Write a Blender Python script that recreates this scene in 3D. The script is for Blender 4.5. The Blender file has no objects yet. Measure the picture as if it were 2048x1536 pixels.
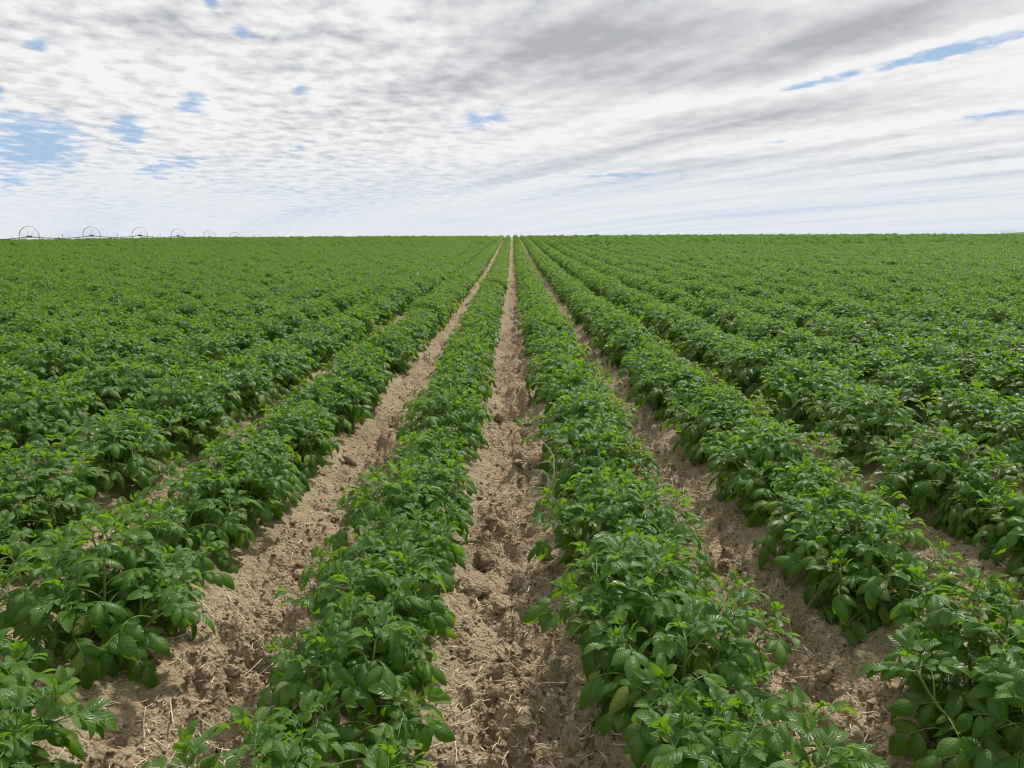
import bpy, math, random
import numpy as np
from mathutils import Matrix, Vector, Euler

R = math.radians
rng = np.random.default_rng(11)
random.seed(11)
scene = bpy.context.scene
COL = scene.collection

# ------------------------------------------------------------------ camera
CAM_H = 1.5
F_PX = 1592.0                 # focal length in pixels of the 2048 px photograph
EYE_Y = 488.0                 # picture row of eye level
PITCH = math.atan((768 - EYE_Y) / F_PX)
cam_d = bpy.data.cameras.new('camera')
cam_d.sensor_width = 36.0
cam_d.lens = 36.0 * F_PX / 2048.0
cam_d.clip_start = 0.05
cam_d.clip_end = 6000
cam = bpy.data.objects.new('camera', cam_d)
COL.objects.link(cam)
cam.location = (0, 0, CAM_H)
cam.rotation_euler = (R(90) - PITCH, 0, 0)
scene.camera = cam

# ------------------------------------------------------------------ render settings
scene.render.engine = 'CYCLES'
scene.view_settings.view_transform = 'Standard'
scene.view_settings.look = 'None'
scene.view_settings.exposure = -0.31
scene.view_settings.gamma = 1.0
scene.view_settings.use_curve_mapping = False
scene.cycles.max_bounces = 7
scene.cycles.diffuse_bounces = 4
scene.cycles.glossy_bounces = 2
scene.cycles.transmission_bounces = 4
scene.cycles.use_denoising = True
scene.cycles.filter_width = 1.15
scene.cycles.sample_clamp_indirect = 6.0

# ------------------------------------------------------------------ node helper
class NT:
    def __init__(self, tree):
        self.t = tree
        tree.nodes.clear()
    def n(self, typ, **kw):
        nd = self.t.nodes.new(typ)
        for k, v in kw.items():
            setattr(nd, k, v)
        return nd
    def put(self, sock, v):
        if isinstance(v, bpy.types.NodeSocket):
            self.t.links.new(v, sock)
        elif v is not None:
            sock.default_value = v
    def m(self, op, a, b=None, c=None, clamp=False):
        nd = self.n('ShaderNodeMath', operation=op, use_clamp=clamp)
        self.put(nd.inputs[0], a)
        if b is not None: self.put(nd.inputs[1], b)
        if c is not None: self.put(nd.inputs[2], c)
        return nd.outputs[0]
    def ss(self, x, a, b, lo=0.0, hi=1.0):
        nd = self.n('ShaderNodeMapRange', interpolation_type='SMOOTHSTEP')
        self.put(nd.inputs['Value'], x)
        nd.inputs['From Min'].default_value = a
        nd.inputs['From Max'].default_value = b
        nd.inputs['To Min'].default_value = lo
        nd.inputs['To Max'].default_value = hi
        return nd.outputs['Result']
    def mix(self, f, a, b, blend='MIX'):
        nd = self.n('ShaderNodeMix', data_type='RGBA', blend_type=blend)
        nd.clamp_factor = True
        self.put(nd.inputs['Factor'], f)
        for s, v in ((nd.inputs['A'] if False else nd.inputs[6], a), (nd.inputs[7], b)):
            if isinstance(v, tuple) and len(v) == 3: v = (*v, 1.0)
            self.put(s, v)
        return nd.outputs[2]
    def vec(self, x, y, z=0.0):
        nd = self.n('ShaderNodeCombineXYZ')
        self.put(nd.inputs[0], x); self.put(nd.inputs[1], y); self.put(nd.inputs[2], z)
        return nd.outputs[0]
    def noise(self, vec, scale, detail=4, rough=0.5, dist=0.0, dim='3D'):
        nd = self.n('ShaderNodeTexNoise', noise_dimensions=dim)
        self.put(nd.inputs['Vector'], vec)
        nd.inputs['Scale'].default_value = scale
        nd.inputs['Detail'].default_value = detail
        nd.inputs['Roughness'].default_value = rough
        nd.inputs['Distortion'].default_value = dist
        return nd.outputs['Fac']

# ------------------------------------------------------------------ sky: broken altocumulus sheet over a clear-sky model
SUN_EL, SUN_AZ = R(54), R(34)          # azimuth clockwise from the way the rows run
world = bpy.data.worlds.new('World')
scene.world = world
world.use_nodes = True
w = NT(world.node_tree)
sky = w.n('ShaderNodeTexSky', sky_type='NISHITA')
sky.sun_disc = False
sky.sun_elevation = SUN_EL
sky.sun_rotation = SUN_AZ
sky.altitude = 900
sky.dust_density = 1.0
tc = w.n('ShaderNodeTexCoord')
sx = w.n('ShaderNodeSeparateXYZ')
w.put(sx.inputs[0], tc.outputs['Generated'])
dx, dy, dz = sx.outputs
az = w.m('ARCTAN2', dx, dy)
el = w.m('ARCSINE', dz)
zz = w.m('ADD', w.m('MAXIMUM', dz, 0.0), 0.055)
px, py = w.m('DIVIDE', dx, zz), w.m('DIVIDE', dy, zz)

def px2dir(u, v):
    """picture position -> azimuth, elevation of that bit of sky"""
    x, y, z = (u - 1024) / F_PX, 1.0, (768 - v) / F_PX
    c, s = math.cos(-PITCH), math.sin(-PITCH)
    y, z = y * c - z * s, y * s + z * c
    return math.atan2(x, y), math.atan2(z, math.hypot(x, y))

azel = w.vec(az, el)
def blobs(items, HALF=1.0):
    tot = None
    for (u0, v0, u1, v1, half, wt) in items:
        a0, e0 = px2dir(u0, v0); a1, e1 = px2dir(u1, v1)
        mp = w.n('ShaderNodeMapping', vector_type='TEXTURE')
        w.put(mp.inputs['Vector'], azel)
        mp.inputs['Location'].default_value = ((a0 + a1) / 2, (e0 + e1) / 2, 0)
        mp.inputs['Rotation'].default_value = (0, 0, math.atan2(e1 - e0, a1 - a0))
        mp.inputs['Scale'].default_value = (max(math.hypot(a1 - a0, e1 - e0) / 2, 1e-3), half * (HALF if u0 < 900 else 1.0) / F_PX, 1)
        ln = w.n('ShaderNodeVectorMath', operation='LENGTH')
        w.put(ln.inputs[0], mp.outputs[0])
        b = w.ss(ln.outputs['Value'], 0.0, 1.5, wt, 0.0)
        tot = b if tot is None else w.m('MAXIMUM', tot, b)
    return tot

# cells of cloud; crests lie across the view on the left, streaks run away to the left on the right
ca, sa = math.cos(R(-30)), math.sin(R(-30))
q1 = w.m('ADD', w.m('MULTIPLY', px, sa), w.m('MULTIPLY', py, ca))      # along the streaks
q2 = w.m('SUBTRACT', w.m('MULTIPLY', px, ca), w.m('MULTIPLY', py, sa)) # across them
def V2(a, fa, b, fb, o=0.0): return w.vec(w.m('MULTIPLY_ADD', a, fa, o), w.m('MULTIPLY', b, fb))
puff = w.noise(V2(px, 7.6, py, 5.6), 1.0, 3, 0.55, 0.0, '2D')
mass = w.noise(V2(px, 1.1, py, 0.8, 4.3), 1.0, 2, 0.5, 0.0, '2D')
# undulating crests
rip = w.m('SINE', w.m('ADD', w.m('MULTIPLY', py, 19.0), w.m('ADD', w.m('MULTIPLY', px, 5.0), w.m('MULTIPLY', mass, 30.0))))
puff = w.m('MULTIPLY_ADD', rip, 0.045, puff)
cell_l = w.m('ADD', w.m('MULTIPLY', puff, 0.72), w.m('MULTIPLY', mass, 0.28))
cell_r = w.m('ADD', w.m('MULTIPLY', w.noise(V2(q1, 0.24, q2, 1.8), 1.0, 4, 0.5, 0.0, '2D'), 0.80), w.m('MULTIPLY', puff, 0.20))
side = w.ss(az, R(-14), R(8))
cell = w.m('ADD', w.m('MULTIPLY', cell_l, w.m('SUBTRACT', 1.0, side)), w.m('MULTIPLY', cell_r, side))
band = w.noise(w.vec(w.m('ADD', w.m('MULTIPLY', q1, 0.10), 3.7), w.m('MULTIPLY', q2, 0.8)), 1.0, 3, 0.5, 0.3, '2D')
holes = blobs([
    (-60, 296, 190, 280, 32, 1.05), (215, 272, 300, 262, 18, 1.0), (345, 214, 430, 200, 14, .95),
    (45, 96, 110, 92, 11, .8), (585, 182, 620, 158, 12, .7), (450, 64, 505, 54, 8, .65),
    (250, 345, 420, 322, 13, .8), (560, 300, 625, 286, 9, .6), (880, 250, 1030, 228, 10, .7),
    (400, 8, 440, -6, 12, .75), (-20, 360, 70, 352, 14, .75), (-20, 185, 14, 190, 12, .8),
    (1540, 186, 1780, 130, 9, 1.1), (1680, 152, 2140, 42, 13, 1.3), (1880, 242, 2110, 212, 10, .8),
    (1090, 354, 1390, 345, 7, .75), (1290, 4, 1330, 0, 8, .6), (1480, 290, 1640, 275, 5, .5)], 1.8)
greys = blobs([
    (930, 110, 1560, 40, 46, 1.0), (980, 165, 1460, 110, 34, .9), (1500, 120, 1960, 5, 40, .95),
    (1340, 180, 1700, 110, 26, .8), (1180, 260, 2120, 165, 26, .75), (1480, 262, 2080, 180, 18, .6),
    (640, 60, 800, 95, 26, .5), (470, 130, 620, 118, 16, .5), (700, 200, 1050, 150, 24, .55),
    (1560, 330, 2080, 300, 14, .4), (1180, 335, 1500, 318, 9, .45), (150, 30, 460, 70, 40, .35)])
rag = w.m('ADD', w.m('MULTIPLY', w.m('MULTIPLY_ADD', puff, 0.75, w.m('MULTIPLY', mass, 0.25)), w.m('SUBTRACT', 1.0, side)), w.m('MULTIPLY', w.m('MULTIPLY_ADD', puff, 0.6, w.m('MULTIPLY', cell_r, 0.4)), side))
hole_m = w.m('ADD', holes, w.m('MULTIPLY', w.m('SUBTRACT', 0.5, rag), 2.2))
hole_m = w.m('SUBTRACT', hole_m, w.m('MULTIPLY', greys, 0.3))
hole = w.ss(hole_m, 0.24, 1.0)
fade = w.ss(el, R(0.3), R(6), 0.45, 1.0)
grey = w.m('ADD', w.m('MULTIPLY', greys, 0.66), w.m('MULTIPLY', w.ss(band, 0.45, 0.8), 0.25))
dap = w.m('MULTIPLY', w.m('SUBTRACT', 0.56, cell), 2.6)
grey = w.m('ADD', grey, w.m('MULTIPLY', dap, fade), clamp=True)
# under-sides: lilac grey overhead, pale blue gaps low down
low = w.ss(el, R(1.5), R(7.5), 1.0, 0.0)
shade = w.mix(low, (5.7, 5.8, 6.3), (6.0, 7.6, 9.9))
cl = w.mix(grey, w.mix(low, (11.2, 11.2, 11.2), (9.8, 10.3, 10.8)), shade)
blue = w.mix(w.ss(el, R(2), R(16), 0.92, 0.6), sky.outputs[0], (4.9, 7.1, 10.2))
col = w.mix(w.m('MULTIPLY', hole, w.ss(el, R(1), R(4), 0.3, 0.97)), cl, blue)
bg = w.n('ShaderNodeBackground')
w.put(bg.inputs['Color'], col)
bg.inputs['Strength'].default_value = 0.1
wo = w.n('ShaderNodeOutputWorld')
w.put(wo.inputs[0], bg.outputs[0])
world.cycles.sampling_method = 'MANUAL'
world.cycles.sample_map_resolution = 512

# ------------------------------------------------------------------ sun, veiled by the cloud
sd = bpy.data.lights.new('sun', 'SUN')
sd.energy = 5.0
sd.angle = R(4)
sd.color = (1.0, 0.95, 0.87)
sun = bpy.data.objects.new('sun', sd)
COL.objects.link(sun)
sdir = Vector((math.sin(SUN_AZ) * math.cos(SUN_EL), math.cos(SUN_AZ) * math.cos(SUN_EL), math.sin(SUN_EL)))
sun.rotation_euler = sdir.to_track_quat('Z', 'Y').to_euler()

# ------------------------------------------------------------------ numpy noise
def _hash(ix, iy, seed):
    h = (ix.astype(np.int64) * 374761393 + iy.astype(np.int64) * 668265263 + seed * 1442695041) & 0xFFFFFFFF
    h = ((h ^ (h >> 13)) * 1274126177) & 0xFFFFFFFF
    return (h ^ (h >> 16)) & 0xFFFFFFFF
def h01(ix, iy, seed):
    return _hash(ix, iy, seed) / 4294967295.0
def perlin(x, y, seed=0):
    x0, y0 = np.floor(x), np.floor(y)
    fx, fy = x - x0, y - y0
    u, v = fx * fx * fx * (fx * (fx * 6 - 15) + 10), fy * fy * fy * (fy * (fy * 6 - 15) + 10)
    def g(ox, oy):
        a = h01(x0 + ox, y0 + oy, seed) * 2 * math.pi
        return np.cos(a) * (fx - ox) + np.sin(a) * (fy - oy)
    a = g(0, 0) * (1 - u) + g(1, 0) * u
    b = g(0, 1) * (1 - u) + g(1, 1) * u
    return (a * (1 - v) + b * v) * 1.5
def fbm(x, y, seed=0, oct=4, gain=0.5):
    t, a = 0, 1.0
    for k in range(oct):
        t = t + a * perlin(x, y, seed + 17 * k)
        x, y, a = x * 2.03 + 5.2, y * 2.03 + 1.7, a * gain
    return t
def lumps(x, y, seed, dens=0.6):
    """rounded crumbs: height of a bumpy heap of little domes, one per jittered cell"""
    x0, y0 = np.floor(x), np.floor(y)
    best = np.zeros_like(x)
    for ox in (-1, 0, 1):
        for oy in (-1, 0, 1):
            cx, cy = x0 + ox, y0 + oy
            jx, jy = cx + h01(cx, cy, seed), cy + h01(cx, cy, seed + 1)
            r = 0.35 + 0.45 * h01(cx, cy, seed + 2)
            on = h01(cx, cy, seed + 3) < dens
            ang = h01(cx, cy, seed + 4) * 3.14
            ex, ey = x - jx, y - jy
            a, b = ex * np.cos(ang) + ey * np.sin(ang), (ey * np.cos(ang) - ex * np.sin(ang)) * 1.35
            d2 = (a * a + b * b) / (r * r)
            hgt = np.where(on, r * np.clip(1 - d2, 0, 1) ** 0.36, 0)
            best = np.maximum(best, hgt)
    return best

# ------------------------------------------------------------------ lie of the land
ROW = 0.914
def macro(x, y):
    t = np.clip(y, 0, 165) / 120.0
    h = 1.98 * np.sin(math.pi / 2 * t) ** 2
    h = h - 0.0254 * np.clip(y - 165, 0, None)
    xl = np.clip(-x, 0, None)
    h = h - 0.00012 * np.minimum(xl, 62) ** 2 * np.clip(y / 60, 0, 1)
    h = h + 0.10 * np.exp(-((x + 38) / 17) ** 2 - ((y - 60) / 17) ** 2)
    h = h + 0.27 * (1 - np.exp(-np.clip(x, 0, None) / 26)) * np.clip(y / 80, 0, 1)
    return h
def wob(x, y):
    return 0.012 * np.sin(y * 0.7 + np.round(x / ROW) * 1.9)
def ridge(x, y):
    c = 0.5 - 0.5 * np.cos(2 * math.pi * (x + wob(x, y) * 0) / ROW)      # 0 in the furrow, 1 on the ridge
    return 0.16 * c ** 0.85
def ground_base(x, y):
    x = np.asarray(x, float); y = np.asarray(y, float)
    return macro(x, y) + ridge(x, y)
def ground_z(x, y):
    x = np.asarray(x, float); y = np.asarray(y, float)
    c = 0.5 - 0.5 * np.cos(2 * math.pi * x / ROW)
    fur = np.clip(1 - c * 1.25, 0, 1)
    k = np.clip(1.25 - y / 40.0, 0.0, 1.0)
    z = macro(x, y) + ridge(x, y)
    d = 0.018 * fbm(x * 1.6, y * 1.1, 3, 3)
    rough = np.clip(0.62 + 0.9 * fbm(x * 2.1, y * 1.3, 41, 2), 0.12, 1.15)
    wx = x + 0.02 * perlin(x * 9, y * 9, 8); wy = y + 0.02 * perlin(x * 9, y * 9, 9)
    d = d + (0.20 + 1.25 * fur) * (1 + 0.40 * np.exp(-(x / 0.22) ** 2)) * rough * (0.075 * lumps(wx / 0.11, wy / 0.11, 100, 0.6) + 0.050 * lumps(wx / 0.052, wy / 0.052, 200, 0.65))
    d = d + (0.35 + 0.6 * fur) * (0.4 + 0.6 * rough) * 0.027 * lumps(wx / 0.026, wy / 0.026, 300, 0.6)
    pit = np.clip(fbm(x * 7.5, y * 7.5, 77, 2) - 0.33, 0, 1)
    d = d - 0.16 * pit * (0.25 + fur)
    d = d + 0.010 * fbm(x * 14, y * 14, 55, 4, 0.6)
    d = d + 0.009 * np.clip(1.2 - y / 9.0, 0, 1) * lumps(wx / 0.0155, wy / 0.0155, 400, 0.7)
    return z + d * k

# ------------------------------------------------------------------ object helpers
def link(o, parent=None):
    COL.objects.link(o)
    if parent is not None:
        o.parent = parent
    return o
def empty(name, loc=(0, 0, 0), rz=0.0):
    o = bpy.data.objects.new(name, None)
    o.empty_display_size = 0.05
    o.location = loc
    o.rotation_euler = (0, 0, rz)
    return link(o)
def tag(o, label=None, cat=None, group=None, kind=None):
    if label: o['label'] = label
    if cat: o['category'] = cat
    if group: o['group'] = group
    if kind: o['kind'] = kind
    return o
def mesh_from(name, verts, faces, mats, lf=None, rnd=None, smooth=True):
    me = bpy.data.meshes.new(name)
    me.from_pydata(np.asarray(verts).tolist(), [], [list(map(int, f)) for f in faces])
    if smooth:
        me.polygons.foreach_set('use_smooth', np.ones(len(me.polygons), bool))
    for m_ in (mats if isinstance(mats, (list, tuple)) else [mats]):
        me.materials.append(m_)
    if lf is not None:
        a = me.attributes.new('lf', 'FLOAT_VECTOR', 'POINT')
        a.data.foreach_set('vector', np.asarray(lf, np.float32).ravel())
    if rnd is not None:
        a = me.attributes.new('rnd', 'FLOAT', 'POINT')
        a.data.foreach_set('value', np.asarray(rnd, np.float32))
    me.update()
    return me
def tube(pts, radii, n=6, cap=True):
    """verts, faces of a tube through pts"""
    pts = [Vector(p) for p in pts]
    V, Fc = [], []
    up = Vector((0.31, 0.17, 0.93))
    for i, p in enumerate(pts):
        t = (pts[min(i + 1, len(pts) - 1)] - pts[max(i - 1, 0)]).normalized()
        a = t.cross(up)
        if a.length < 1e-3: a = t.cross(Vector((1, 0, 0)))
        a.normalize(); b = t.cross(a)
        for k in range(n):
            an = 2 * math.pi * k / n
            V.append(p + (a * math.cos(an) + b * math.sin(an)) * radii[i])
    for i in range(len(pts) - 1):
        for k in range(n):
            Fc.append((i * n + k, i * n + (k + 1) % n, (i + 1) * n + (k + 1) % n, (i + 1) * n + k))
    if cap:
        Fc.append(tuple(range(n - 1, -1, -1)))
        Fc.append(tuple((len(pts) - 1) * n + k for k in range(n)))
    return V, Fc

# ------------------------------------------------------------------ materials
def mat(name):
    m_ = bpy.data.materials.new(name)
    m_.use_nodes = True
    return m_, NT(m_.node_tree)
def finish(t, shader):
    o = t.n('ShaderNodeOutputMaterial')
    t.put(o.inputs['Surface'], shader)
def principled(t, color, rough=0.6, spec=0.5, normal=None, metal=0.0):
    b = t.n('ShaderNodeBsdfPrincipled')
    if isinstance(color, tuple): color = (*color[:3], 1)
    t.put(b.inputs['Base Color'], color)
    t.put(b.inputs['Roughness'], rough)
    t.put(b.inputs['Specular IOR Level'], spec)
    t.put(b.inputs['Metallic'], metal)
    if normal is not None: t.put(b.inputs['Normal'], normal)
    return b.outputs[0]
def bump(t, h, dist, strength=1.0):
    b = t.n('ShaderNodeBump')
    b.inputs['Distance'].default_value = dist
    b.inputs['Strength'].default_value = strength
    t.put(b.inputs['Height'], h)
    return b.outputs[0]

# soil
M_SOIL, t = mat('dry_soil')
geo = t.n('ShaderNodeNewGeometry')
P = geo.outputs['Position']
n1 = t.noise(P, 2.2, 5, 0.6)
n2 = t.noise(P, 26, 5, 0.65)
n3 = t.noise(P, 160, 3, 0.6)
c = t.mix(t.ss(n1, 0.3, 0.7), (0.285, 0.220, 0.140), (0.415, 0.333, 0.218))
c = t.mix(t.m('MULTIPLY', t.ss(n2, 0.42, 0.72), 0.55), c, (0.180, 0.128, 0.080))
c = t.mix(t.m('MULTIPLY', t.ss(n3, 0.5, 0.75), 0.4), c, (0.48, 0.38, 0.265))
def crumbs(sc):
    v = t.n('ShaderNodeTexVoronoi', feature='F1')
    t.put(v.inputs['Vector'], P)
    v.inputs['Scale'].default_value = sc
    return v.outputs['Distance']
hgt = t.m('ADD', t.m('MULTIPLY', n2, 0.022), t.m('MULTIPLY', n3, 0.006))
hgt = t.m('SUBTRACT', hgt, t.m('MULTIPLY', crumbs(75), 0.011))
hgt = t.m('SUBTRACT', hgt, t.m('MULTIPLY', crumbs(34), 0.014))
finish(t, principled(t, c, 0.95, 0.15, bump(t, hgt, 1.0, 1.0)))

# leaf: attribute lf = (along, across, youth); along > 1.5 marks stalks
M_LEAF, t = mat('potato_leaf')
at = t.n('ShaderNodeAttribute', attribute_name='lf')
s_ = t.n('ShaderNodeSeparateXYZ'); t.put(s_.inputs[0], at.outputs['Vector'])
la, lv, ly = s_.outputs
rn = t.n('ShaderNodeAttribute', attribute_name='rnd').outputs['Fac']
oi = t.n('ShaderNodeObjectInfo').outputs['Random']
av = t.m('ABSOLUTE', lv)
ph = t.m('SUBTRACT', t.m('MULTIPLY', la, 6.5), t.m('MULTIPLY', av, 1.5))
vein = t.m('ABSOLUTE', t.m('SINE', t.m('MULTIPLY', ph, math.pi)))      # 0 on a side vein
mid = t.ss(av, 0.0, 0.14)                                              # 0 on the midrib
hv = t.m('MULTIPLY', t.m('POWER', vein, 0.6), mid)
mature = t.mix(rn, (0.035, 0.092, 0.013), (0.072, 0.156, 0.016))
mature = t.mix(t.m('MULTIPLY', oi, 0.6), mature, (0.062, 0.144, 0.013))
young = t.mix(rn, (0.052, 0.124, 0.012), (0.086, 0.170, 0.016))
lc = t.mix(ly, mature, young)
lc = t.mix(t.ss(rn, 0.989, 0.996, 0.0, 0.6), lc, (0.21, 0.23, 0.03))
lc = t.mix(t.m('MULTIPLY', t.m('SUBTRACT', 1.0, t.m('MULTIPLY', mid, t.ss(vein, 0.0, 0.3))), 0.28), lc, (0.10, 0.20, 0.045))
stalk = t.m('GREATER_THAN', la, 1.5)
lc = t.mix(stalk, lc, (0.12, 0.20, 0.045))
tcol = t.mix(ly, (0.28, 0.54, 0.014), (0.25, 0.48, 0.014))
nb = bump(t, t.m('ADD', hv, t.m('MULTIPLY', t.noise(t.n('ShaderNodeTexCoord').outputs['Object'], 110, 2), 0.9)), 0.0017, 0.5)
pr = t.n('ShaderNodeBsdfPrincipled')
t.put(pr.inputs['Base Color'], lc); t.put(pr.inputs['Normal'], nb)
t.put(pr.inputs['Roughness'], t.m('MULTIPLY_ADD', rn, 0.28, 0.30))
pr.inputs['Specular IOR Level'].default_value = 0.50
tr = t.n('ShaderNodeBsdfTranslucent')
t.put(tr.inputs['Color'], tcol); t.put(tr.inputs['Normal'], nb)
mx = t.n('ShaderNodeMixShader')
t.put(mx.inputs[0], t.m('MULTIPLY', t.m('SUBTRACT', 1.0, stalk), 0.40))
t.put(mx.inputs[1], pr.outputs[0]); t.put(mx.inputs[2], tr.outputs[0])
finish(t, mx.outputs[0])

M_STEM, t = mat('potato_stem')
finish(t, principled(t, (0.13, 0.20, 0.05), 0.5, 0.4))

M_STRAW, t = mat('dry_straw')
oi = t.n('ShaderNodeObjectInfo').outputs['Random']
ns = t.noise(t.n('ShaderNodeTexCoord').outputs['Object'], 90, 2)
c = t.mix(oi, (0.55, 0.43, 0.27), (0.86, 0.76, 0.57))
c = t.mix(t.m('MULTIPLY', t.ss(ns, 0.45, 0.7), 0.4), c, (0.34, 0.24, 0.14))
finish(t, principled(t, c, 0.55, 0.35))

M_GRASS, t = mat('weed_blade')
ns = t.noise(t.n('ShaderNodeTexCoord').outputs['Object'], 14, 3)
c = t.mix(t.ss(ns, 0.4, 0.65), (0.20, 0.34, 0.15), (0.40, 0.50, 0.28))
pr_ = principled(t, c, 0.5, 0.4)
finish(t, pr_)

M_DRYBLADE, t = mat('weed_dry_blade')
finish(t, principled(t, (0.42, 0.46, 0.24), 0.55, 0.35))

M_STEEL, t = mat('weathered_galvanised_steel')
ns = t.noise(t.n('ShaderNodeTexCoord').outputs['Object'], 6, 3)
finish(t, principled(t, t.mix(ns, (0.28, 0.28, 0.28), (0.38, 0.38, 0.375)), 0.6, 0.35))
M_DARK, t = mat('dark_cast_hub')
ns = t.noise(t.n('ShaderNodeTexCoord').outputs['Object'], 9, 3)
finish(t, principled(t, t.mix(ns, (0.035, 0.035, 0.035), (0.08, 0.075, 0.07)), 0.6, 0.4))
M_PIPE, t = mat('aluminium_pipe')
ns = t.noise(t.n('ShaderNodeTexCoord').outputs['Object'], 4, 3)
finish(t, principled(t, t.mix(ns, (0.07, 0.07, 0.07), (0.12, 0.12, 0.12)), 0.55, 0.3))

M_FAR, t = mat('far_crop')
geo = t.n('ShaderNodeNewGeometry')
n1 = t.noise(geo.outputs['Position'], 0.5, 5, 0.65)
n2 = t.noise(geo.outputs['Position'], 0.05, 3, 0.5)
c = t.mix(n1, (0.045, 0.085, 0.030), (0.105, 0.165, 0.050))
c = t.mix(t.m('MULTIPLY', n2, 0.4), c, (0.11, 0.17, 0.07))
finish(t, principled(t, c, 0.85, 0.2, bump(t, n1, 0.5)))
M_SPRAY, t = mat('water_droplets')
finish(t, principled(t, (0.8, 0.84, 0.86), 0.3, 0.5))

# ------------------------------------------------------------------ the ground: one sheet, finer towards the camera
def build_ground():
    ys = [-6.0, -4.0, -2.5, -1.2, -0.3, 0.4, 0.9]
    y = 1.25
    while y < 30:
        ys.append(y); y += 0.0042 * (y + 0.7)
    while y < 1400:
        ys.append(y); y += 0.016 * (y + 1)
    ys = np.array(ys)
    ns = 760
    s = np.linspace(-1, 1, ns)
    s = s * 0.80 + 0.25 * np.sign(s) * np.abs(s) ** 6
    Y = np.repeat(ys[:, None], ns, 1)
    X = s[None, :] * (np.maximum(Y, 0) * 0.93 + 3.0)
    Z = ground_z(X.ravel(), Y.ravel())
    V = np.stack([X.ravel(), Y.ravel(), Z], 1).astype(np.float32)
    nr, nc = len(ys), ns
    i = np.arange((nr - 1) * nc).reshape(nr - 1, nc)[:, :-1].ravel()
    q = np.stack([i, i + 1, i + nc + 1, i + nc], 1).astype(np.int32)
    me = bpy.data.meshes.new('ground')
    me.vertices.add(len(V)); me.vertices.foreach_set('co', V.ravel())
    me.loops.add(q.size); me.loops.foreach_set('vertex_index', q.ravel())
    me.polygons.add(len(q)); me.polygons.foreach_set('loop_start', np.arange(0, q.size, 4, dtype=np.int32))
    me.polygons.foreach_set('use_smooth', np.ones(len(q), bool))
    me.materials.append(M_SOIL)
    me.update(calc_edges=True)
    o = link(bpy.data.objects.new('ground', me))
    tag(o, 'ridged sandy brown field soil between the crop rows', kind='structure')
    print('ground', nr, nc, len(q) * 2)
build_ground()

def build_far_hill():
    nx, ny = 130, 50
    X, Y = np.meshgrid(np.linspace(120, 700, nx), np.linspace(250, 620, ny))
    b = 1 / (1 + np.exp(-(X / Y - 0.560) / 0.028))
    Z = -3.0 + (10.7) * b * np.exp(-((Y - 390) / 150) ** 2) + 0.35 * fbm(X * 0.03, Y * 0.03, 5, 3)
    V = np.stack([X.ravel(), Y.ravel(), Z.ravel()], 1)
    Fc = [(j * nx + i, j * nx + i + 1, (j + 1) * nx + i + 1, (j + 1) * nx + i) for j in range(ny - 1) for i in range(nx - 1)]
    o = link(bpy.data.objects.new('far_hill', mesh_from('far_hill', V, Fc, M_FAR)))
    tag(o, 'low green hill rising beyond the field on the horizon', kind='structure')
build_far_hill()

# ------------------------------------------------------------------ potato leaves
def leaflet(l, wd, fold, droop, wave, nt=7, nv=5, seed=0):
    """blade along +X, upper side +Z; returns verts (nt*nv,3), quads, (t,v)"""
    r = np.random.default_rng(seed)
    t = np.linspace(0, 1, nt)
    v = np.linspace(-1, 1, nv)
    prof = (t + 0.02) ** 0.55 * (1.0 - t * 0.99) ** 0.85
    prof = prof / prof.max()
    ph1, ph2 = r.uniform(0, 6, 2)
    T, Vv = np.meshgrid(t, v, indexing='ij')
    ang = -droop * T ** 1.3
    dxs = np.diff(t, prepend=0)[:, None] * np.cos(ang)
    dzs = np.diff(t, prepend=0)[:, None] * np.sin(ang)
    cx, cz = np.cumsum(dxs, 0), np.cumsum(dzs, 0)
    half = 0.5 * wd * prof[:, None]
    fa = fold * np.abs(Vv)                       # margin angle, positive = margins droop
    side = half * np.sign(Vv) * np.where(np.abs(fa) > 1e-4, np.sin(fa * np.abs(1)) / np.maximum(np.abs(fold), 1e-4), np.abs(Vv)) if abs(fold) > 1e-3 else half * Vv
    zo = -half * np.abs(Vv) * np.sin(fa) * 0.75 + 0.10 * half * np.exp(-((np.abs(Vv) - 0.5) / 0.35) ** 2)
    zo = zo + wave * wd * np.abs(Vv) * np.sin(T * 9 + np.where(Vv > 0, ph1, ph2))
    nx_, nz_ = -np.sin(ang), np.cos(ang)
    X = l * cx + zo * nx_
    Z = l * cz + zo * nz_
    Y = side + 0 * X
    V = np.stack([X, Y, Z], -1).reshape(-1, 3)
    q = [(i * nv + j, i * nv + j + 1, (i + 1) * nv + j + 1, (i + 1) * nv + j) for i in range(nt - 1) for j in range(nv - 1)]
    return V, [(a, d, c_, b) for (a, b, c_, d) in q][:], np.stack([T.ravel(), Vv.ravel()], 1)

def place(V, M):
    M = np.array(M)
    return V @ M[:3, :3].T + M[:3, 3]

class Acc:
    def __init__(self): self.V, self.F, self.L, self.R, self.n = [], [], [], [], 0
    def add(self, V, Fc, L, rnd):
        V = np.asarray(V, float)
        self.V.append(V); self.L.append(np.asarray(L, float)); self.R.append(np.full(len(V), rnd))
        self.F += [tuple(int(i) + self.n for i in f) for f in Fc]
        self.n += len(V)
    def arrays(self):
        return np.concatenate(self.V), self.F, np.concatenate(self.L), np.concatenate(self.R)

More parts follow.
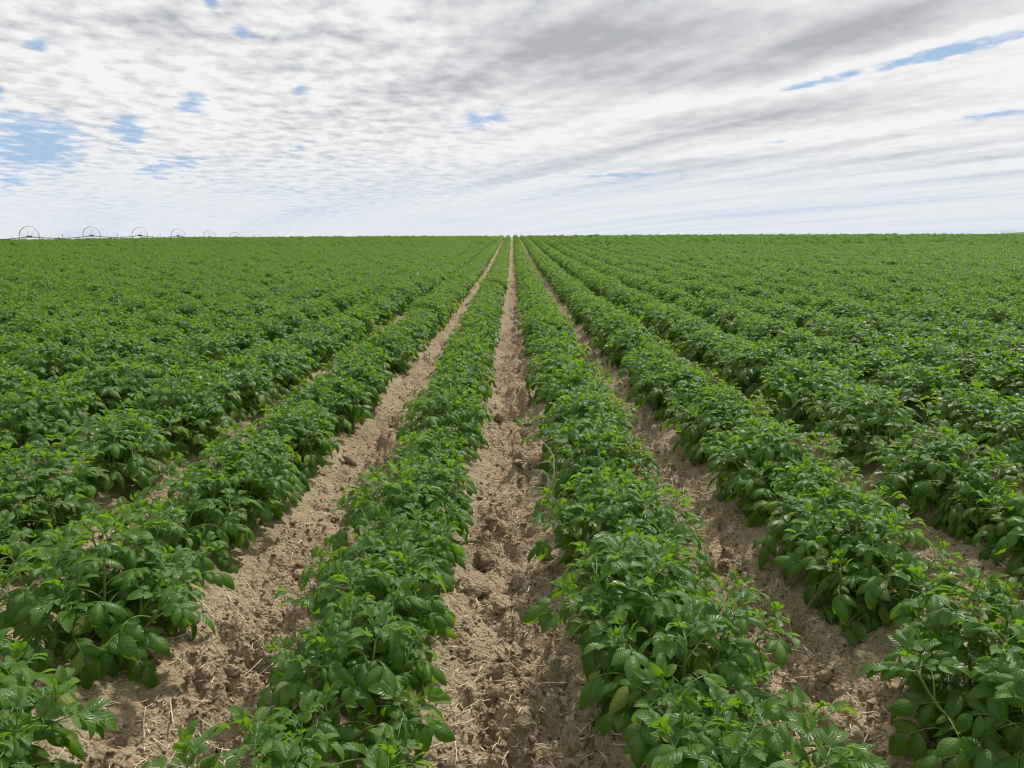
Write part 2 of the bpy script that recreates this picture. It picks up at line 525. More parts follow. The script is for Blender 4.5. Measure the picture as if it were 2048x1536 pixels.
def compound_leaf(seed, length, pairs, curl, youth, nt=7, nv=5, rise=0.35, size=1.0, stalk_n=5):
    """one potato leaf: stalk along +X with pairs of leaflets and a larger one at the end"""
    r = np.random.default_rng(seed)
    acc = Acc()
    N = 9
    s = np.linspace(0, 1, N)
    ang = rise - curl * s ** 1.2
    yaw = 0.25 * r.normal() * s
    step = length / (N - 1)
    pts = [np.zeros(3)]
    for i in range(1, N):
        a, b = (ang[i] + ang[i - 1]) / 2, (yaw[i] + yaw[i - 1]) / 2
        pts.append(pts[-1] + step * np.array([math.cos(a) * math.cos(b), math.cos(a) * math.sin(b), math.sin(a)]))
    pts = np.array(pts)
    rad = np.linspace(0.0026, 0.0012, N) * (0.6 + 0.4 * size)
    tv, tf = tube(pts[::2] if stalk_n < 5 else pts, rad[::2] if stalk_n < 5 else rad, 3 if stalk_n < 5 else 4, False)
    acc.add(tv, tf, np.tile([2.0, 0.0, youth], (len(tv), 1)), r.random())
    def frame(k):
        k = min(max(k, 0), 1) * (N - 1)
        i = min(int(k), N - 2); f = k - i
        p = pts[i] * (1 - f) + pts[i + 1] * f
        T = Vector(pts[i + 1] - pts[i]).normalized()
        S = Vector((0, 0, 1)).cross(T).normalized()
        U = T.cross(S)
        return Vector(p), T, S, U
    def put(k, side_ang, l, wd, dip, roll, droop):
        p, T, S, U = frame(k)
        D = (T * math.cos(side_ang) + S * math.sin(side_ang))
        D = (D * math.cos(dip) - U * math.sin(dip)).normalized()
        B = U.cross(D).normalized()
        Un = D.cross(B)
        q = Matrix.Rotation(roll, 3, D)
        B, Un = q @ B, q @ Un
        M = Matrix(((D.x, B.x, Un.x, p.x + D.x * 0.004), (D.y, B.y, Un.y, p.y + D.y * 0.004), (D.z, B.z, Un.z, p.z + D.z * 0.004), (0, 0, 0, 1)))
        fold = r.uniform(0.5, 1.25) if youth < 0.5 else r.uniform(-0.9, -0.2)
        V, Fc, tvv = leaflet(l, wd, fold, droop, r.uniform(0.01, 0.05), nt, nv, int(r.integers(1e9)))
        yy = np.clip(youth + r.normal() * 0.08, 0, 1)
        acc.add(place(V, M), Fc, np.column_stack([tvv, np.full(len(V), yy)]), r.random())
    ks = np.linspace(0.42, 0.86, pairs) if pairs > 1 else [0.75]
    for j, k in enumerate(ks):
        f = 0.62 + 0.38 * (j / max(pairs - 1, 1))
        for sg in (-1, 1):
            l = 0.070 * size * f * r.uniform(0.85, 1.15)
            put(k + r.normal() * 0.02, sg * (r.uniform(0.8, 1.15) if youth < 0.5 else r.uniform(0.5, 0.9)), l, l * r.uniform(0.56, 0.68),
                r.uniform(-0.1, 0.45) if youth < 0.5 else r.uniform(-0.5, 0.0), r.normal() * 0.25, r.uniform(0.45, 1.2))
    l = 0.088 * size * r.uniform(0.9, 1.12)
    put(1.0, r.normal() * 0.12, l, l * r.uniform(0.54, 0.64), r.uniform(0.0, 0.3) if youth < 0.5 else -0.1, r.normal() * 0.2, r.uniform(0.7, 1.5))
    return acc.arrays()

LEAVES = {}           # kind -> list of array tuples, hi and low detail
for det, (nt, nv) in (('hi', (7, 5)), ('mid', (6, 3)), ('lo', (4, 3))):
    sn = 5 if det == 'hi' else 3
    LEAVES['mature', det] = [compound_leaf(100 + i, 0.15 + 0.02 * (i % 3), 2 if i % 3 else 3, 1.25 + 0.12 * (i % 5), 0.05 + 0.05 * (i % 4), nt, nv, 0.62, 1.08, sn) for i in range(10)]
    LEAVES['middle', det] = [compound_leaf(200 + i, 0.11 + 0.012 * (i % 3), 2 + i % 2, 1.05 + 0.12 * (i % 4), 0.34 + 0.06 * (i % 3), nt, nv, 0.50, 0.90, sn) for i in range(8)]
    LEAVES['young', det] = [compound_leaf(300 + i, 0.055 + 0.008 * (i % 3), 2, 0.35 + 0.15 * (i % 3), 0.80 + 0.05 * (i % 4), nt, nv, 0.15, 0.56, sn) for i in range(6)]

def tip_cluster(seed, det):
    """the tuft of young leaves at the end of a stem, growing along +Z"""
    r = np.random.default_rng(seed)
    acc = Acc()
    for k in range(6):
        A = LEAVES['young', det][int(r.integers(6))]
        sc = 1.05 - 0.09 * k
        M = Matrix.Translation((0, 0, -0.012 + 0.007 * k)) @ Matrix.Rotation(k * 2.4 + r.normal() * 0.3, 4, 'Z') @ Matrix.Rotation(-(0.35 + 0.15 * k + r.normal() * 0.12), 4, 'Y') @ Matrix.Scale(sc, 4)
        acc.add(place(A[0], M), A[1], A[2], 0.0)
        acc.R[-1] = A[3]
    return acc.arrays()
TIPS = {det: [tip_cluster(500 + i, det) for i in range(6)] for det in ('hi', 'mid', 'lo')}

def plant_layout(seed, height, spread):
    """stems, and for every leaf: kind, variant, matrix (plant space, base at origin on the ridge)"""
    r = np.random.default_rng(seed)
    stems, leaves = [], []
    ni, no_ = 3, int(r.integers(6, 8))
    a0 = r.uniform(0, 6.28)
    for i in range(ni + no_):
        centre = i < ni
        azs = a0 + (i * 2.1 if centre else (i - ni) * 2 * math.pi / no_) + r.normal() * 0.2
        lean0 = (r.uniform(0.08, 0.32) if centre else r.uniform(0.52, 0.95)) * spread
        lean1 = lean0 * r.uniform(0.35, 0.75)
        L = height * (r.uniform(0.88, 1.04) if centre else r.uniform(0.80, 0.98))
        N = 8
        p = np.array([0.03 * math.cos(azs), 0.03 * math.sin(azs), -0.03])
        pts, dirs = [p], []
        for k in range(1, N):
            f = k / (N - 1)
            th = lean0 + (lean1 - lean0) * f
            d = np.array([math.sin(th) * math.cos(azs), math.sin(th) * math.sin(azs), math.cos(th)])
            pts.append(pts[-1] + d * L / (N - 1)); dirs.append(d)
        dirs.append(dirs[-1])
        stems.append((pts, np.linspace(0.0055, 0.003, N)))
        k, phi = (0.40 if centre else 0.10) + r.uniform(0, 0.05), r.uniform(0, 6.28)
        while k < 0.97:
            f = k * (N - 1); ii = min(int(f), N - 2); ff = f - ii
            pos = pts[ii] * (1 - ff) + pts[ii + 1] * ff
            d = dirs[ii]
            yaw = phi
            rel = math.cos(yaw - azs)
            if not centre and rel < -0.35 and k < 0.75:
                yaw = azs + (math.pi * 0.55) * (1 if math.sin(yaw - azs) > 0 else -1)
                rel = 0
            if k < 0.72:
                kind, elev, sc = 'mature', r.uniform(-0.25, 0.25) + 0.35 * k, r.uniform(0.85, 1.15) * (1.0 - 0.12 * k)
            elif k < 0.90:
                kind, elev, sc = 'middle', r.uniform(0.10, 0.60), r.uniform(0.85, 1.12)
            else:
                kind, elev, sc = 'middle', r.uniform(0.35, 0.75), r.uniform(0.62, 0.85)
            elev += 0.25 * (1 - rel) * 0.5
            M = Matrix.Translation(pos) @ Matrix.Rotation(yaw, 4, 'Z') @ Matrix.Rotation(-elev, 4, 'Y') @ Matrix.Rotation(r.normal() * 0.3, 4, 'X') @ Matrix.Scale(sc, 4)
            leaves.append((kind, int(r.integers(10 if kind == 'mature' else 8)), M))
            k += r.uniform(0.10, 0.145); phi += 2.4 + r.normal() * 0.3
        z = Vector(dirs[-1])
        rot = z.to_track_quat('Z', 'Y').to_matrix().to_4x4()
        M = Matrix.Translation(pts[-1]) @ rot @ Matrix.Rotation(r.uniform(0, 6.28), 4, 'Z') @ Matrix.Scale(r.uniform(0.95, 1.35), 4)
        leaves.append(('tip', int(r.integers(6)), M))
    return stems, leaves

def joined_plant(seed, height, spread, det, acc=None, X=None, stems_too=True):
    st, lv = plant_layout(seed, height, spread)
    acc = acc or Acc()
    X = X or Matrix.Identity(4)
    for kind, vi, M in lv:
        A = TIPS[det][vi] if kind == 'tip' else LEAVES[kind, det][vi]
        acc.add(place(A[0], X @ M), A[1], A[2], 0)
        acc.R[-1] = A[3]
    if stems_too:
        for pts, rad in st:
            V, Fc = tube(pts[::2], rad[::2], 3, False)
            acc.add(place(np.array([list(v) for v in V]), X), Fc, np.tile([2.0, 0, 0.2], (len(V), 1)), 0.5)
    return acc

# shared leaf meshes for the plants near the camera
LEAF_ME = {k: [mesh_from('leaf', A[0], A[1], M_LEAF, A[2], A[3]) for A in LEAVES[k, 'hi']] for k in ('mature', 'middle')}
TIP_ME = [mesh_from('shoot_tip', A[0], A[1], M_LEAF, A[2], A[3]) for A in TIPS['hi']]

# ------------------------------------------------------------------ where every plant stands
def in_frame(x, y, z, mx=0, my=0):
    c, s = math.cos(PITCH), math.sin(PITCH)
    dz = z - CAM_H
    zc = y * c - dz * s
    v = 768 - F_PX * (dz * c + y * s) / zc
    u = 1024 + F_PX * x / zc
    return u, v, (-mx < u < 2048 + mx) and (-my < v < 1536 + my) and zc > 0

ROW_H = {-1: 0.95, 0: 1.02}
spots = []            # (row index, x, y, height, spread, rot, seed)
for ri in range(-170, 170):
    x0 = (ri + 0.5) * ROW
    r = np.random.default_rng(5000 + ri + 400)
    y = 0.9 + r.uniform(0, 0.3)
    ph = r.uniform(0, 6.28)
    while y < 152:
        # a clump of two or three plants, then a dip
        amp = 1.0 + 0.05 * math.sin(y * 1.3 + 2 * ph) + r.normal() * 0.06
        n = 3 if r.random() < 0.25 else 2
        gap = r.uniform(0.27, 0.33)
        for k in range(n + 1):
            if k < n: big = amp * (1.08 + r.normal() * 0.06); yy = y + k * gap
            else: big = amp * r.uniform(0.55, 0.80); yy = y + (n - 1) * gap + r.uniform(0.27, 0.35)
            if k == n and r.random() < 0.55: continue
            if yy > 8 and r.random() < 0.03: continue
            if abs(x0) < 0.80 * yy + 2.6:
                big = min(max(big, 0.5), 1.28) * ROW_H.get(ri, 1.0)
                spots.append((ri, x0 + r.normal() * 0.028, yy, 0.335 * big, (1.0 + r.normal() * 0.08), r.uniform(0, 6.28), int(r.integers(1 << 30)), big))
        y += (n - 1) * gap + r.uniform(0.54, 0.72)

ROW_W = {-1: 0.92, 0: 0.98, 1: 1.02, -2: 0.98, -3: 1.08, 2: 1.06}
near, rest = [], []
for sp in spots:
    ri, x, y, h, spd, rz, seed, big = sp
    zb = float(ground_base(x, y))
    u, v, ok = in_frame(x, y, zb + 0.20, 60, 90)
    if y < 19 and ok:
        near.append((sp, zb, y))
    else:
        rest.append((sp, zb))
near.sort(key=lambda q: math.hypot(q[0][1], q[0][2]))
for q in near[300:]: rest.append((q[0], q[1]))
near = near[:300]
LEAF_COUNT = 54           # plants built leaf by leaf

def ordw(n):
    w_ = ['', 'first', 'second', 'third', 'fourth', 'fifth', 'sixth', 'seventh', 'eighth', 'ninth', 'tenth', 'eleventh', 'twelfth']
    if n < len(w_): return w_[n]
    return '%d%s' % (n, 'th' if 10 <= n % 100 <= 20 else {1: 'st', 2: 'nd', 3: 'rd'}.get(n % 10, 'th'))
byrow = {}
for q in near: byrow.setdefault(q[0][0], []).append(q)
order = {}
for ri, lst in byrow.items():
    for k, q in enumerate(sorted(lst, key=lambda q: q[0][2])): order[id(q)] = k + 1

JOIN_ME = []              # shared foliage and stems for the plants farther back
for i in range(10):
    st, _ = plant_layout(9000 + i, 0.325, 0.95)
    A = joined_plant(9000 + i, 0.325, 0.95, 'hi' if i < 10 else 'mid', stems_too=False).arrays()
    fm = mesh_from('foliage', A[0], A[1], M_LEAF, A[2], A[3])
    sv, sf, n0 = [], [], 0
    for pts, rad in st:
        V, Fc = tube(pts, rad, 5)
        sv += V; sf += [tuple(k + n0 for k in f) for f in Fc]; n0 += len(V)
    sm = mesh_from('stems', [list(v) for v in sv], sf, M_STEM)
    JOIN_ME.append((fm, sm))

for qi, q in enumerate(near):
    (ri, x, y, h, spd, rz, seed, big), zb, _ = q
    size = 'small' if big < 0.88 else ('large' if big > 1.10 else 'bushy')
    side = 'right' if ri >= 0 else 'left'
    rown = ri + 1 if ri >= 0 else -ri
    lab = f'{size} potato plant, {ordw(order[id(q)])} from the front in {ordw(rown)} row {side} of middle furrow'
    rw = ROW_W.get(ri, 1.08) * (1.0 if qi >= LEAF_COUNT else 0.55 + 0.45 * big)
    root = empty('potato_plant', (x, y, zb), rz)
    root.scale = (rw, rw, 1.0)
    tag(root, lab, 'potato plant', 'potato plants in rows')
    if qi < LEAF_COUNT:
        st, lv = plant_layout(seed, h, spd)
        for pts, rad in st:
            V, Fc = tube(pts, rad, 6)
            link(bpy.data.objects.new('stem', mesh_from('stem', [list(v) for v in V], Fc, M_STEM)), root)
        for kind, vi, M in lv:
            me = TIP_ME[vi] if kind == 'tip' else LEAF_ME[kind][vi]
            o = bpy.data.objects.new('shoot_tip' if kind == 'tip' else 'leaf', me)
            o.matrix_local = M
            link(o, root)
    else:
        fm, sm = JOIN_ME[seed % len(JOIN_ME)]
        sc = h / 0.325
        f = link(bpy.data.objects.new('foliage', fm), root); f['kind'] = 'stuff'
        s2 = link(bpy.data.objects.new('stems', sm), root); s2['kind'] = 'stuff'
        f.scale = s2.scale = (0.47 + 0.6 * sc, 0.47 + 0.6 * sc, sc)

# ------------------------------------------------------------------ instancing of what cannot be counted
def hidden_collection(name, meshes):
    c_ = bpy.data.collections.new(name)
    for i, me in enumerate(meshes):
        o = bpy.data.objects.new('%s_%02d' % (name, i), me)
        c_.objects.link(o)
    return c_
def instancer(name, pts, rots, scales, idx, coll, label):
    me = bpy.data.meshes.new(name)
    me.vertices.add(len(pts)); me.vertices.foreach_set('co', np.asarray(pts, np.float32).ravel())
    for nm, arr in (('rot', rots), ('scl', scales)):
        a = me.attributes.new(nm, 'FLOAT_VECTOR', 'POINT')
        a.data.foreach_set('vector', np.asarray(arr, np.float32).ravel())
    a = me.attributes.new('idx', 'INT', 'POINT')
    a.data.foreach_set('value', np.asarray(idx, np.int32))
    o = link(bpy.data.objects.new(name, me))
    ng = bpy.data.node_groups.new(name, 'GeometryNodeTree')
    ng.interface.new_socket('Geometry', in_out='INPUT', socket_type='NodeSocketGeometry')
    ng.interface.new_socket('Geometry', in_out='OUTPUT', socket_type='NodeSocketGeometry')
    N = ng.nodes.new
    gi, go = N('NodeGroupInput'), N('NodeGroupOutput')
    iop, ci = N('GeometryNodeInstanceOnPoints'), N('GeometryNodeCollectionInfo')
    ci.inputs['Collection'].default_value = coll
    ci.inputs['Separate Children'].default_value = True
    ci.inputs['Reset Children'].default_value = True
    iop.inputs['Pick Instance'].default_value = True
    def attr(nm, typ):
        a_ = N('GeometryNodeInputNamedAttribute'); a_.data_type = typ
        a_.inputs['Name'].default_value = nm
        return a_.outputs['Attribute']
    L = ng.links.new
    L(gi.outputs[0], iop.inputs['Points']); L(ci.outputs[0], iop.inputs['Instance'])
    L(attr('idx', 'INT'), iop.inputs['Instance Index'])
    L(attr('rot', 'FLOAT_VECTOR'), iop.inputs['Rotation'])
    L(attr('scl', 'FLOAT_VECTOR'), iop.inputs['Scale'])
    L(iop.outputs[0], go.inputs[0])
    md = o.modifiers.new('scatter', 'NODES'); md.node_group = ng
    tag(o, label, kind='stuff')
    return o

# the crop beyond the plants one can tell apart
crop_me = [JOIN_ME[i][0] for i in range(10)]
for i in range(8):        # plants of the middle distance
    A = joined_plant(9100 + i, 0.325, 0.95, 'mid').arrays()
    crop_me.append(mesh_from('crop', A[0], A[1], M_LEAF, A[2], A[3]))
for i in range(6):        # far off: lengths of row, three plants each
    acc = Acc()
    r = np.random.default_rng(9200 + i)
    for k in range(3):
        X = Matrix.Translation((r.normal() * 0.03, (k - 1) * 0.40 + r.normal() * 0.03, 0)) @ Matrix.Rotation(r.uniform(0, 6.28), 4, 'Z') @ Matrix.Scale((1.12, 1.0, 0.66)[k] * r.uniform(0.88, 1.12), 4)
        joined_plant(9300 + i * 4 + k, 0.325, 0.95, 'lo', acc, X, False)
    A = acc.arrays()
    crop_me.append(mesh_from('crop', A[0], A[1], M_LEAF, A[2], A[3], smooth=True))
crop_coll = hidden_collection('crop_plants', crop_me)
pts, rots, scl, idx = [], [], [], []
cells = {}
for (ri, x, y, h, spd, rz, seed, big), zb in rest:
    if y < 55:
        pts.append((x, y, zb)); rots.append((0, 0, rz))
        sc = h / 0.325
        scl.append((0.47 + 0.6 * sc, 0.47 + 0.6 * sc, sc))
        idx.append(seed % 10 if y < 22 else 10 + seed % 8)
    else:
        cells.setdefault((ri, int(y / 1.2)), []).append((x, y, zb, h, seed))
for (ri, k), lst in cells.items():
    if len(lst) < 2 or (lst[0][4] >> 4) % 23 == 0: continue
    y = (k + 0.5) * 1.2; x = (ri + 0.5) * ROW
    s_ = lst[0][4]
    sc = np.mean([q[3] for q in lst]) / 0.325
    pts.append((x, y, float(ground_base(x, y)))); rots.append((0, 0, math.pi * (s_ % 2)))
    scl.append((1.0, 1.0, sc * (0.78 + 0.42 * ((s_ >> 8) % 97) / 97))); idx.append(18 + s_ % 6)
print('instances', len(pts), 'near', len(near))
instancer('potato_crop', pts, rots, scl, idx, crop_coll, 'green potato crop in straight rows running to the horizon')

# ------------------------------------------------------------------ straw and clods on the soil
def straw_mesh(seed, L):
    r = np.random.default_rng(seed)
    n = 4
    b, tw = r.normal() * 0.035, r.normal() * 0.03
    pts = [(L * (k / n - 0.5), b * L * ((k / n) * (1 - k / n)) * 4 * 0.5, abs(tw) * L * (k / n) * (1 - k / n)) for k in range(n + 1)]
    w_ = r.uniform(0.0015, 0.0024)
    V, Fc = tube(pts, [w_ * q for q in (0.9, 1.0, 1.05, 1.0, 0.8)], 5)
    V = [(v.x, v.y, v.z * 0.7) for v in V]
    return mesh_from('straw', V, Fc, M_STRAW)
STRAW_L = (0.05, 0.06, 0.075, 0.09, 0.11, 0.14, 0.07, 0.055, 0.18, 0.10)
STRAW = [straw_mesh(i, l) for i, l in enumerate(STRAW_L)]

def clod_mesh(seed, sub):
    import bmesh
    bm = bmesh.new()
    bmesh.ops.create_icosphere(bm, subdivisions=sub, radius=1)
    r = np.random.default_rng(seed)
    offs = r.uniform(-50, 50, 3)
    st = r.uniform(0.75, 1.25, 3)
    from mathutils import noise as mn
    for v in bm.verts:
        p = v.co.copy()
        d = 0.35 * mn.noise(p * 1.3 + Vector(offs)) + 0.24 * mn.noise(p * 3.1 + Vector(offs)) + (0.16 * mn.noise(p * 7 + Vector(offs)) if sub > 2 else 0)
        v.co = Vector((p.x * st[0], p.y * st[1], p.z * 0.72 * st[2])) * (1 + d)
    me = bpy.data.meshes.new('clod')
    bm.to_mesh(me); bm.free()
    me.materials.append(M_SOIL)
    me.polygons.foreach_set('use_smooth', np.ones(len(me.polygons), bool))
    return me
CLOD = [clod_mesh(40 + i, 3) for i in range(8)]
CRUMB = [clod_mesh(80 + i, 2) for i in range(5)]

def furrow_name(k):
    if k == 0: return 'middle furrow'
    return '%s furrow %s of middle furrow' % (ordw(abs(k)), 'right' if k > 0 else 'left')

def soil_spot(r, ymax, spread, wide=3):
    """a random place on open soil in view"""
    while True:
        y = 1.9 + (ymax - 1.9) * r.random() ** 1.5
        k = int(r.integers(-wide, wide + 1))
        x = k * ROW + r.normal() * spread
        if abs(x - k * ROW) > 0.30: continue
        z = float(ground_base(x, y))
        if in_frame(x, y, z, 20, 20)[2]: return x, y, k

r = np.random.default_rng(77)
names_k = {}
def slope_rot(x, y, rz):
    e = 0.03
    gx = float(ground_z(x + e, y) - ground_z(x - e, y)) / (2 * e)
    gy = float(ground_z(x, y + e) - ground_z(x, y - e)) / (2 * e)
    gx, gy = max(-.5, min(.5, gx)), max(-.5, min(.5, gy))
    nrm = Vector((-gx, -gy, 1)).normalized()
    return (nrm.to_track_quat('Z', 'Y').to_matrix().to_4x4() @ Matrix.Rotation(rz, 4, 'Z'))
SIZES = {}
def litter(kind, n, ymax, spread, labf, cat):
    spots_ = sorted([soil_spot(r, ymax, spread) for _ in range(n)], key=lambda q: q[1])
    cnt = {}
    for x, y, k in spots_:
        cnt[k] = cnt.get(k, 0) + 1
        z = float(ground_z(x, y))
        if kind == 'straw':
            vi = int(r.integers(len(STRAW)))
            o = link(bpy.data.objects.new('straw', STRAW[vi]))
            sc = r.uniform(0.7, 1.15)
            o.matrix_world = Matrix.Translation((x, y, z + 0.005)) @ slope_rot(x, y, r.uniform(0, 6.28)) @ Matrix.Scale(sc, 4)
            word = 'long' if STRAW_L[vi] * sc > 0.10 else 'short'
        else:
            s_ = (0.012 + 0.032 * r.random() ** 2.2) * (1.3 if k == 0 else 1.0)
            o = link(bpy.data.objects.new('soil_clod', CLOD[int(r.integers(len(CLOD)))]))
            o.matrix_world = Matrix.Translation((x, y, z + 0.2 * s_)) @ Euler((r.normal() * .5, r.normal() * .5, r.uniform(0, 6.28))).to_matrix().to_4x4() @ Matrix.Scale(s_, 4)
            word = 'big' if s_ > 0.02 else 'small'
        tag(o, labf % (word, ordw(cnt[k]), furrow_name(k)), cat, '%s in %s' % (cat, furrow_name(k)))
litter('straw', 290, 7.5, 0.17, '%s dry straw stalk, %s from the front in %s', 'straw')
litter('clod', 220, 7.0, 0.10, '%s rough soil clod, %s from the front in %s', 'soil clod')

def scatter_soil(n, ymax, spread, zoff, flat):
    out_p, out_r = [], []
    y = 1.7 + (ymax - 1.7) * r.random(n * 3) ** 1.8
    kmax = np.floor((0.68 * y + 0.6) / ROW)
    k = np.floor(r.random(n * 3) * (2 * kmax + 1)) - kmax
    dxx = r.normal(size=n * 3) * spread
    ok = np.abs(dxx) < 0.36
    x, y = (k * ROW + dxx)[ok][:n], y[ok][:n]
    z = ground_z(x, y)
    rot = np.stack([r.normal(size=len(x)) * flat, r.normal(size=len(x)) * flat, r.random(len(x)) * 6.28], 1)
    return np.stack([x, y, z + zoff], 1), rot
p, ro = scatter_soil(23000, 28, 0.20, 0.004, 0.15)
s_ = (0.20 + 0.60 * r.random(len(p)) ** 2)
instancer('straw_litter', p, ro, np.stack([s_, 0.6 + 0.3 * s_, 0.6 + 0.3 * s_], 1), r.integers(0, len(STRAW), len(p)), hidden_collection('straw_bits', STRAW), 'short broken straw bits strewn over the soil')
p, ro = scatter_soil(42000, 15, 0.16, 0.001, 0.6)
s_ = 0.0025 + 0.010 * r.random(len(p)) ** 3
instancer('soil_crumbs', p, ro, np.stack([s_] * 3, 1), r.integers(0, len(CRUMB), len(p)), hidden_collection('crumbs', CRUMB), 'small crumbs of dry soil scattered along the furrows')

# ------------------------------------------------------------------ grass weed at the edge of the first row on the right
def blade(pts, widths, mat_, name, parent):
    V, Fc = [], []
    for i, (p, w_) in enumerate(zip(pts, widths)):
        p = Vector(p)
        tg = (Vector(pts[min(i + 1, len(pts) - 1)]) - Vector(pts[max(i - 1, 0)])).normalized()
        sd_ = tg.cross(Vector((0, -1, 0.25)))
        sd_ = sd_.normalized() if sd_.length > 1e-4 else Vector((1, 0, 0))
        nn = sd_.cross(tg).normalized()
        V += [p - sd_ * w_, p + nn * w_ * 0.35, p + sd_ * w_]
    for i in range(len(pts) - 1):
        a = i * 3
        Fc += [(a, a + 1, a + 4, a + 3), (a + 1, a + 2, a + 5, a + 4)]
    return link(bpy.data.objects.new(name, mesh_from(name, [list(v) for v in V], Fc, mat_)), parent)
wx_, wy_ = 0.205, 3.80
wz_ = float(ground_z(wx_, wy_))
weed = empty('grass_weed', (wx_, wy_, wz_))
weed.scale = (0.95, 0.95, 0.95)
tag(weed, 'thin upright grass weed with arching pale blades beside first row right of middle furrow', 'grass weed')
V, Fc = tube([(0, 0, -0.02), (0.004, 0, 0.12), (0.002, 0, 0.26), (0.004, 0, 0.38)], [0.004, 0.0036, 0.003, 0.002], 6)
link(bpy.data.objects.new('stem', mesh_from('stem', [list(v) for v in V], Fc, M_GRASS)), weed)
blade([(0.003, 0, .33), (-.008, -.004, .365), (-.03, -.01, .375), (-.06, -.015, .370), (-.085, -.02, .362)], [.004, .0055, .005, .003, .0006], M_GRASS, 'leaf_blade', weed)
blade([(-.004, 0, .16), (-.02, -.004, .25), (-.03, -.01, .30), (-.06, -.016, .325), (-.10, -.02, .33), (-.125, -.02, .345)], [.004, .0075, .008, .006, .003, .0006], M_GRASS, 'leaf_blade', weed)
blade([(0.003, 0, .36), (0, 0, .40), (-.02, .004, .43), (-.05, .008, .47), (-.09, .012, .50)], [.003, .004, .0035, .002, .0005], M_DRYBLADE, 'leaf_blade', weed)
blade([(0.002, 0, .16), (-.012, -.006, .20), (-.03, -.012, .205), (-.055, -.02, .175), (-.066, -.024, .13)], [.0035, .005, .005, .004, .0008], M_DRYBLADE, 'leaf_blade', weed)
blade([(0.0, 0, .02), (-.02, -.02, .05), (-.05, -.04, .055), (-.08, -.05, .04)], [.003, .004, .003, .0006], M_DRYBLADE, 'leaf_blade', weed)
blade([(0.0, 0, .03), (.01, -.02, .10), (-.004, -.03, .17), (-.02, -.035, .22)], [.003, .005, .004, .0006], M_GRASS, 'leaf_blade', weed)

# ------------------------------------------------------------------ wheel line sprinkler on the left horizon
WX, W0, WSP, WR = -48.9, 82.0, 12.2, 1.03
HUB = 0.98
def wl_ground(y): return float(macro(np.array(WX), np.array(y)))
line = empty('irrigation_wheel_line', (WX, W0, wl_ground(W0)))
tag(line, 'long wheel line sprinkler with tall spoked wheels standing along the left horizon', 'irrigation line')
B = Vector(line.location)
def part(name, V, Fc, m_, parent, off=Vector((0, 0, 0)), smooth=True):
    o = bpy.data.objects.new(name, mesh_from(name, [list(v) for v in V], Fc, m_, smooth=smooth))
    o.location = off
    return link(o, parent)
# wheel pieces, in the plane facing along the rows
def ring(rad, wr, wa, n=48):
    V, Fc = [], []
    for k in range(n):
        a = 2 * math.pi * k / n
        for (dr, da) in ((-wr, -wa), (wr, -wa), (wr, wa), (-wr, wa)):
            V.append((math.cos(a) * (rad + dr), da, math.sin(a) * (rad + dr)))
    for k in range(n):
        for j in range(4):
            Fc.append((k * 4 + j, k * 4 + (j + 1) % 4, ((k + 1) % n) * 4 + (j + 1) % 4, ((k + 1) % n) * 4 + j))
    return V, Fc
RIM = mesh_from('rim', *ring(WR, 0.016, 0.05), M_STEEL, smooth=False)
SPK = []
for k in range(10):
    a = 2 * math.pi * (k + 0.35) / 10
    sgn = 1 if k % 2 else -1
    V, Fc = tube([(math.cos(a) * 0.08, sgn * 0.24, math.sin(a) * 0.08), (math.cos(a) * WR, sgn * 0.02, math.sin(a) * WR)], [0.011, 0.009], 5)
    SPK.append(mesh_from('spoke', [list(v) for v in V], Fc, M_STEEL))
hv, hf = tube([(0, -0.07, 0), (0, -0.05, 0), (0, 0.05, 0), (0, 0.07, 0)], [0.07, 0.115, 0.115, 0.07], 12)
HUBM = mesh_from('hub', [list(v) for v in hv], hf, M_DARK)
hubs = []
for k in range(-1, 9):
    y = W0 + k * WSP
    c_ = Vector((WX, y, wl_ground(y) + HUB))
    hubs.append(c_)
    wroot = link(bpy.data.objects.new('wheel', RIM), line)
    wroot.location = c_ - B
    wroot.rotation_euler = (0, k * 0.37, 0)
    for sm in SPK: link(bpy.data.objects.new('spoke', sm), wroot)
    for sg in (-1, 1):
        h_ = link(bpy.data.objects.new('hub', HUBM), wroot); h_.location = (0, sg * 0.24, 0)
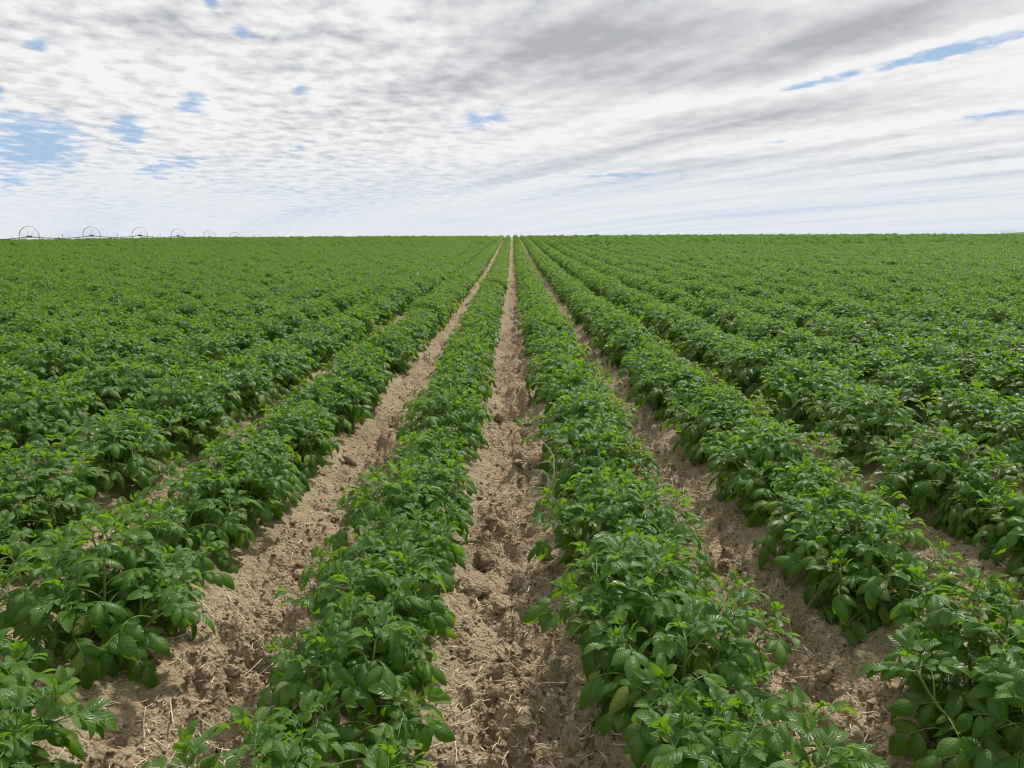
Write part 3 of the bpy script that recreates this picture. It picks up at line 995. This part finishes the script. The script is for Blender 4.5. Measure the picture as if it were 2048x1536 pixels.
nub = mesh_from('pipe_fitting', *[[list(v) for v in q] if i == 0 else q for i, q in enumerate(tube([(0, 0, 0.03), (0, 0, 0.12), (0, 0, 0.17)], [0.018, 0.018, 0.03], 6))], M_DARK)
sv, sf = tube([(0, 0, 0.03), (0, 0, 0.20), (0, 0, 0.24), (0, 0, 0.30), (0, 0, 0.33)], [0.02, 0.02, 0.045, 0.075, 0.05], 7)
v2, f2 = tube([(0, 0, -0.02), (0, 0, -0.16)], [0.05, 0.035], 7)
sf += [tuple(i + len(sv) for i in f) for f in f2]; sv += v2
SPR = mesh_from('sprinkler_head', [list(v) for v in sv], sf, M_DARK)
def sag(a, b, f): return a.lerp(b, f) - Vector((0, 0, 0.22 * 4 * f * (1 - f)))
for a, b in zip(hubs[:-1], hubs[1:]):
    pts_ = [sag(a, b, k / 12) - B for k in range(13)]
    V, Fc = tube(pts_, [0.048] * 13, 8)
    part('pipe_section', V, Fc, M_PIPE, line)
    o = link(bpy.data.objects.new('sprinkler_head', SPR), line); o.location = sag(a, b, 0.5) - B + Vector((0, 0, 0.05))
    for f in (0.14, 0.3, 0.43, 0.60, 0.76, 0.9):
        o = link(bpy.data.objects.new('pipe_fitting', nub), line); o.location = sag(a, b, f) - B + Vector((0, 0, 0.045))

# ------------------------------------------------------------------ sprinkler mist drifting over the far hill
r = np.random.default_rng(5)
V, Fc = [], []
for i in range(2600):
    f = r.random()
    q = np.array([176 + 13 * f + r.normal() * 0.3, 292 + r.normal() * 1.5, 4.95 + 1.0 * (1 - f) * 0.5 + abs(r.normal()) * 0.55 * (0.3 + 0.7 * (1 - f))])
    s2 = 0.018 + 0.012 * r.random()
    n0 = len(V)
    V += [q + s2 * np.array(d) for d in ((1, 1, 1), (1, -1, -1), (-1, 1, -1), (-1, -1, 1))]
    Fc += [(n0, n0 + 1, n0 + 2), (n0, n0 + 3, n0 + 1), (n0, n0 + 2, n0 + 3), (n0 + 1, n0 + 3, n0 + 2)]
o = link(bpy.data.objects.new('sprinkler_mist', mesh_from('sprinkler_mist', V, Fc, M_SPRAY, smooth=False)))
tag(o, 'thin white sprinkler mist low over the far hill at the right edge', kind='stuff')
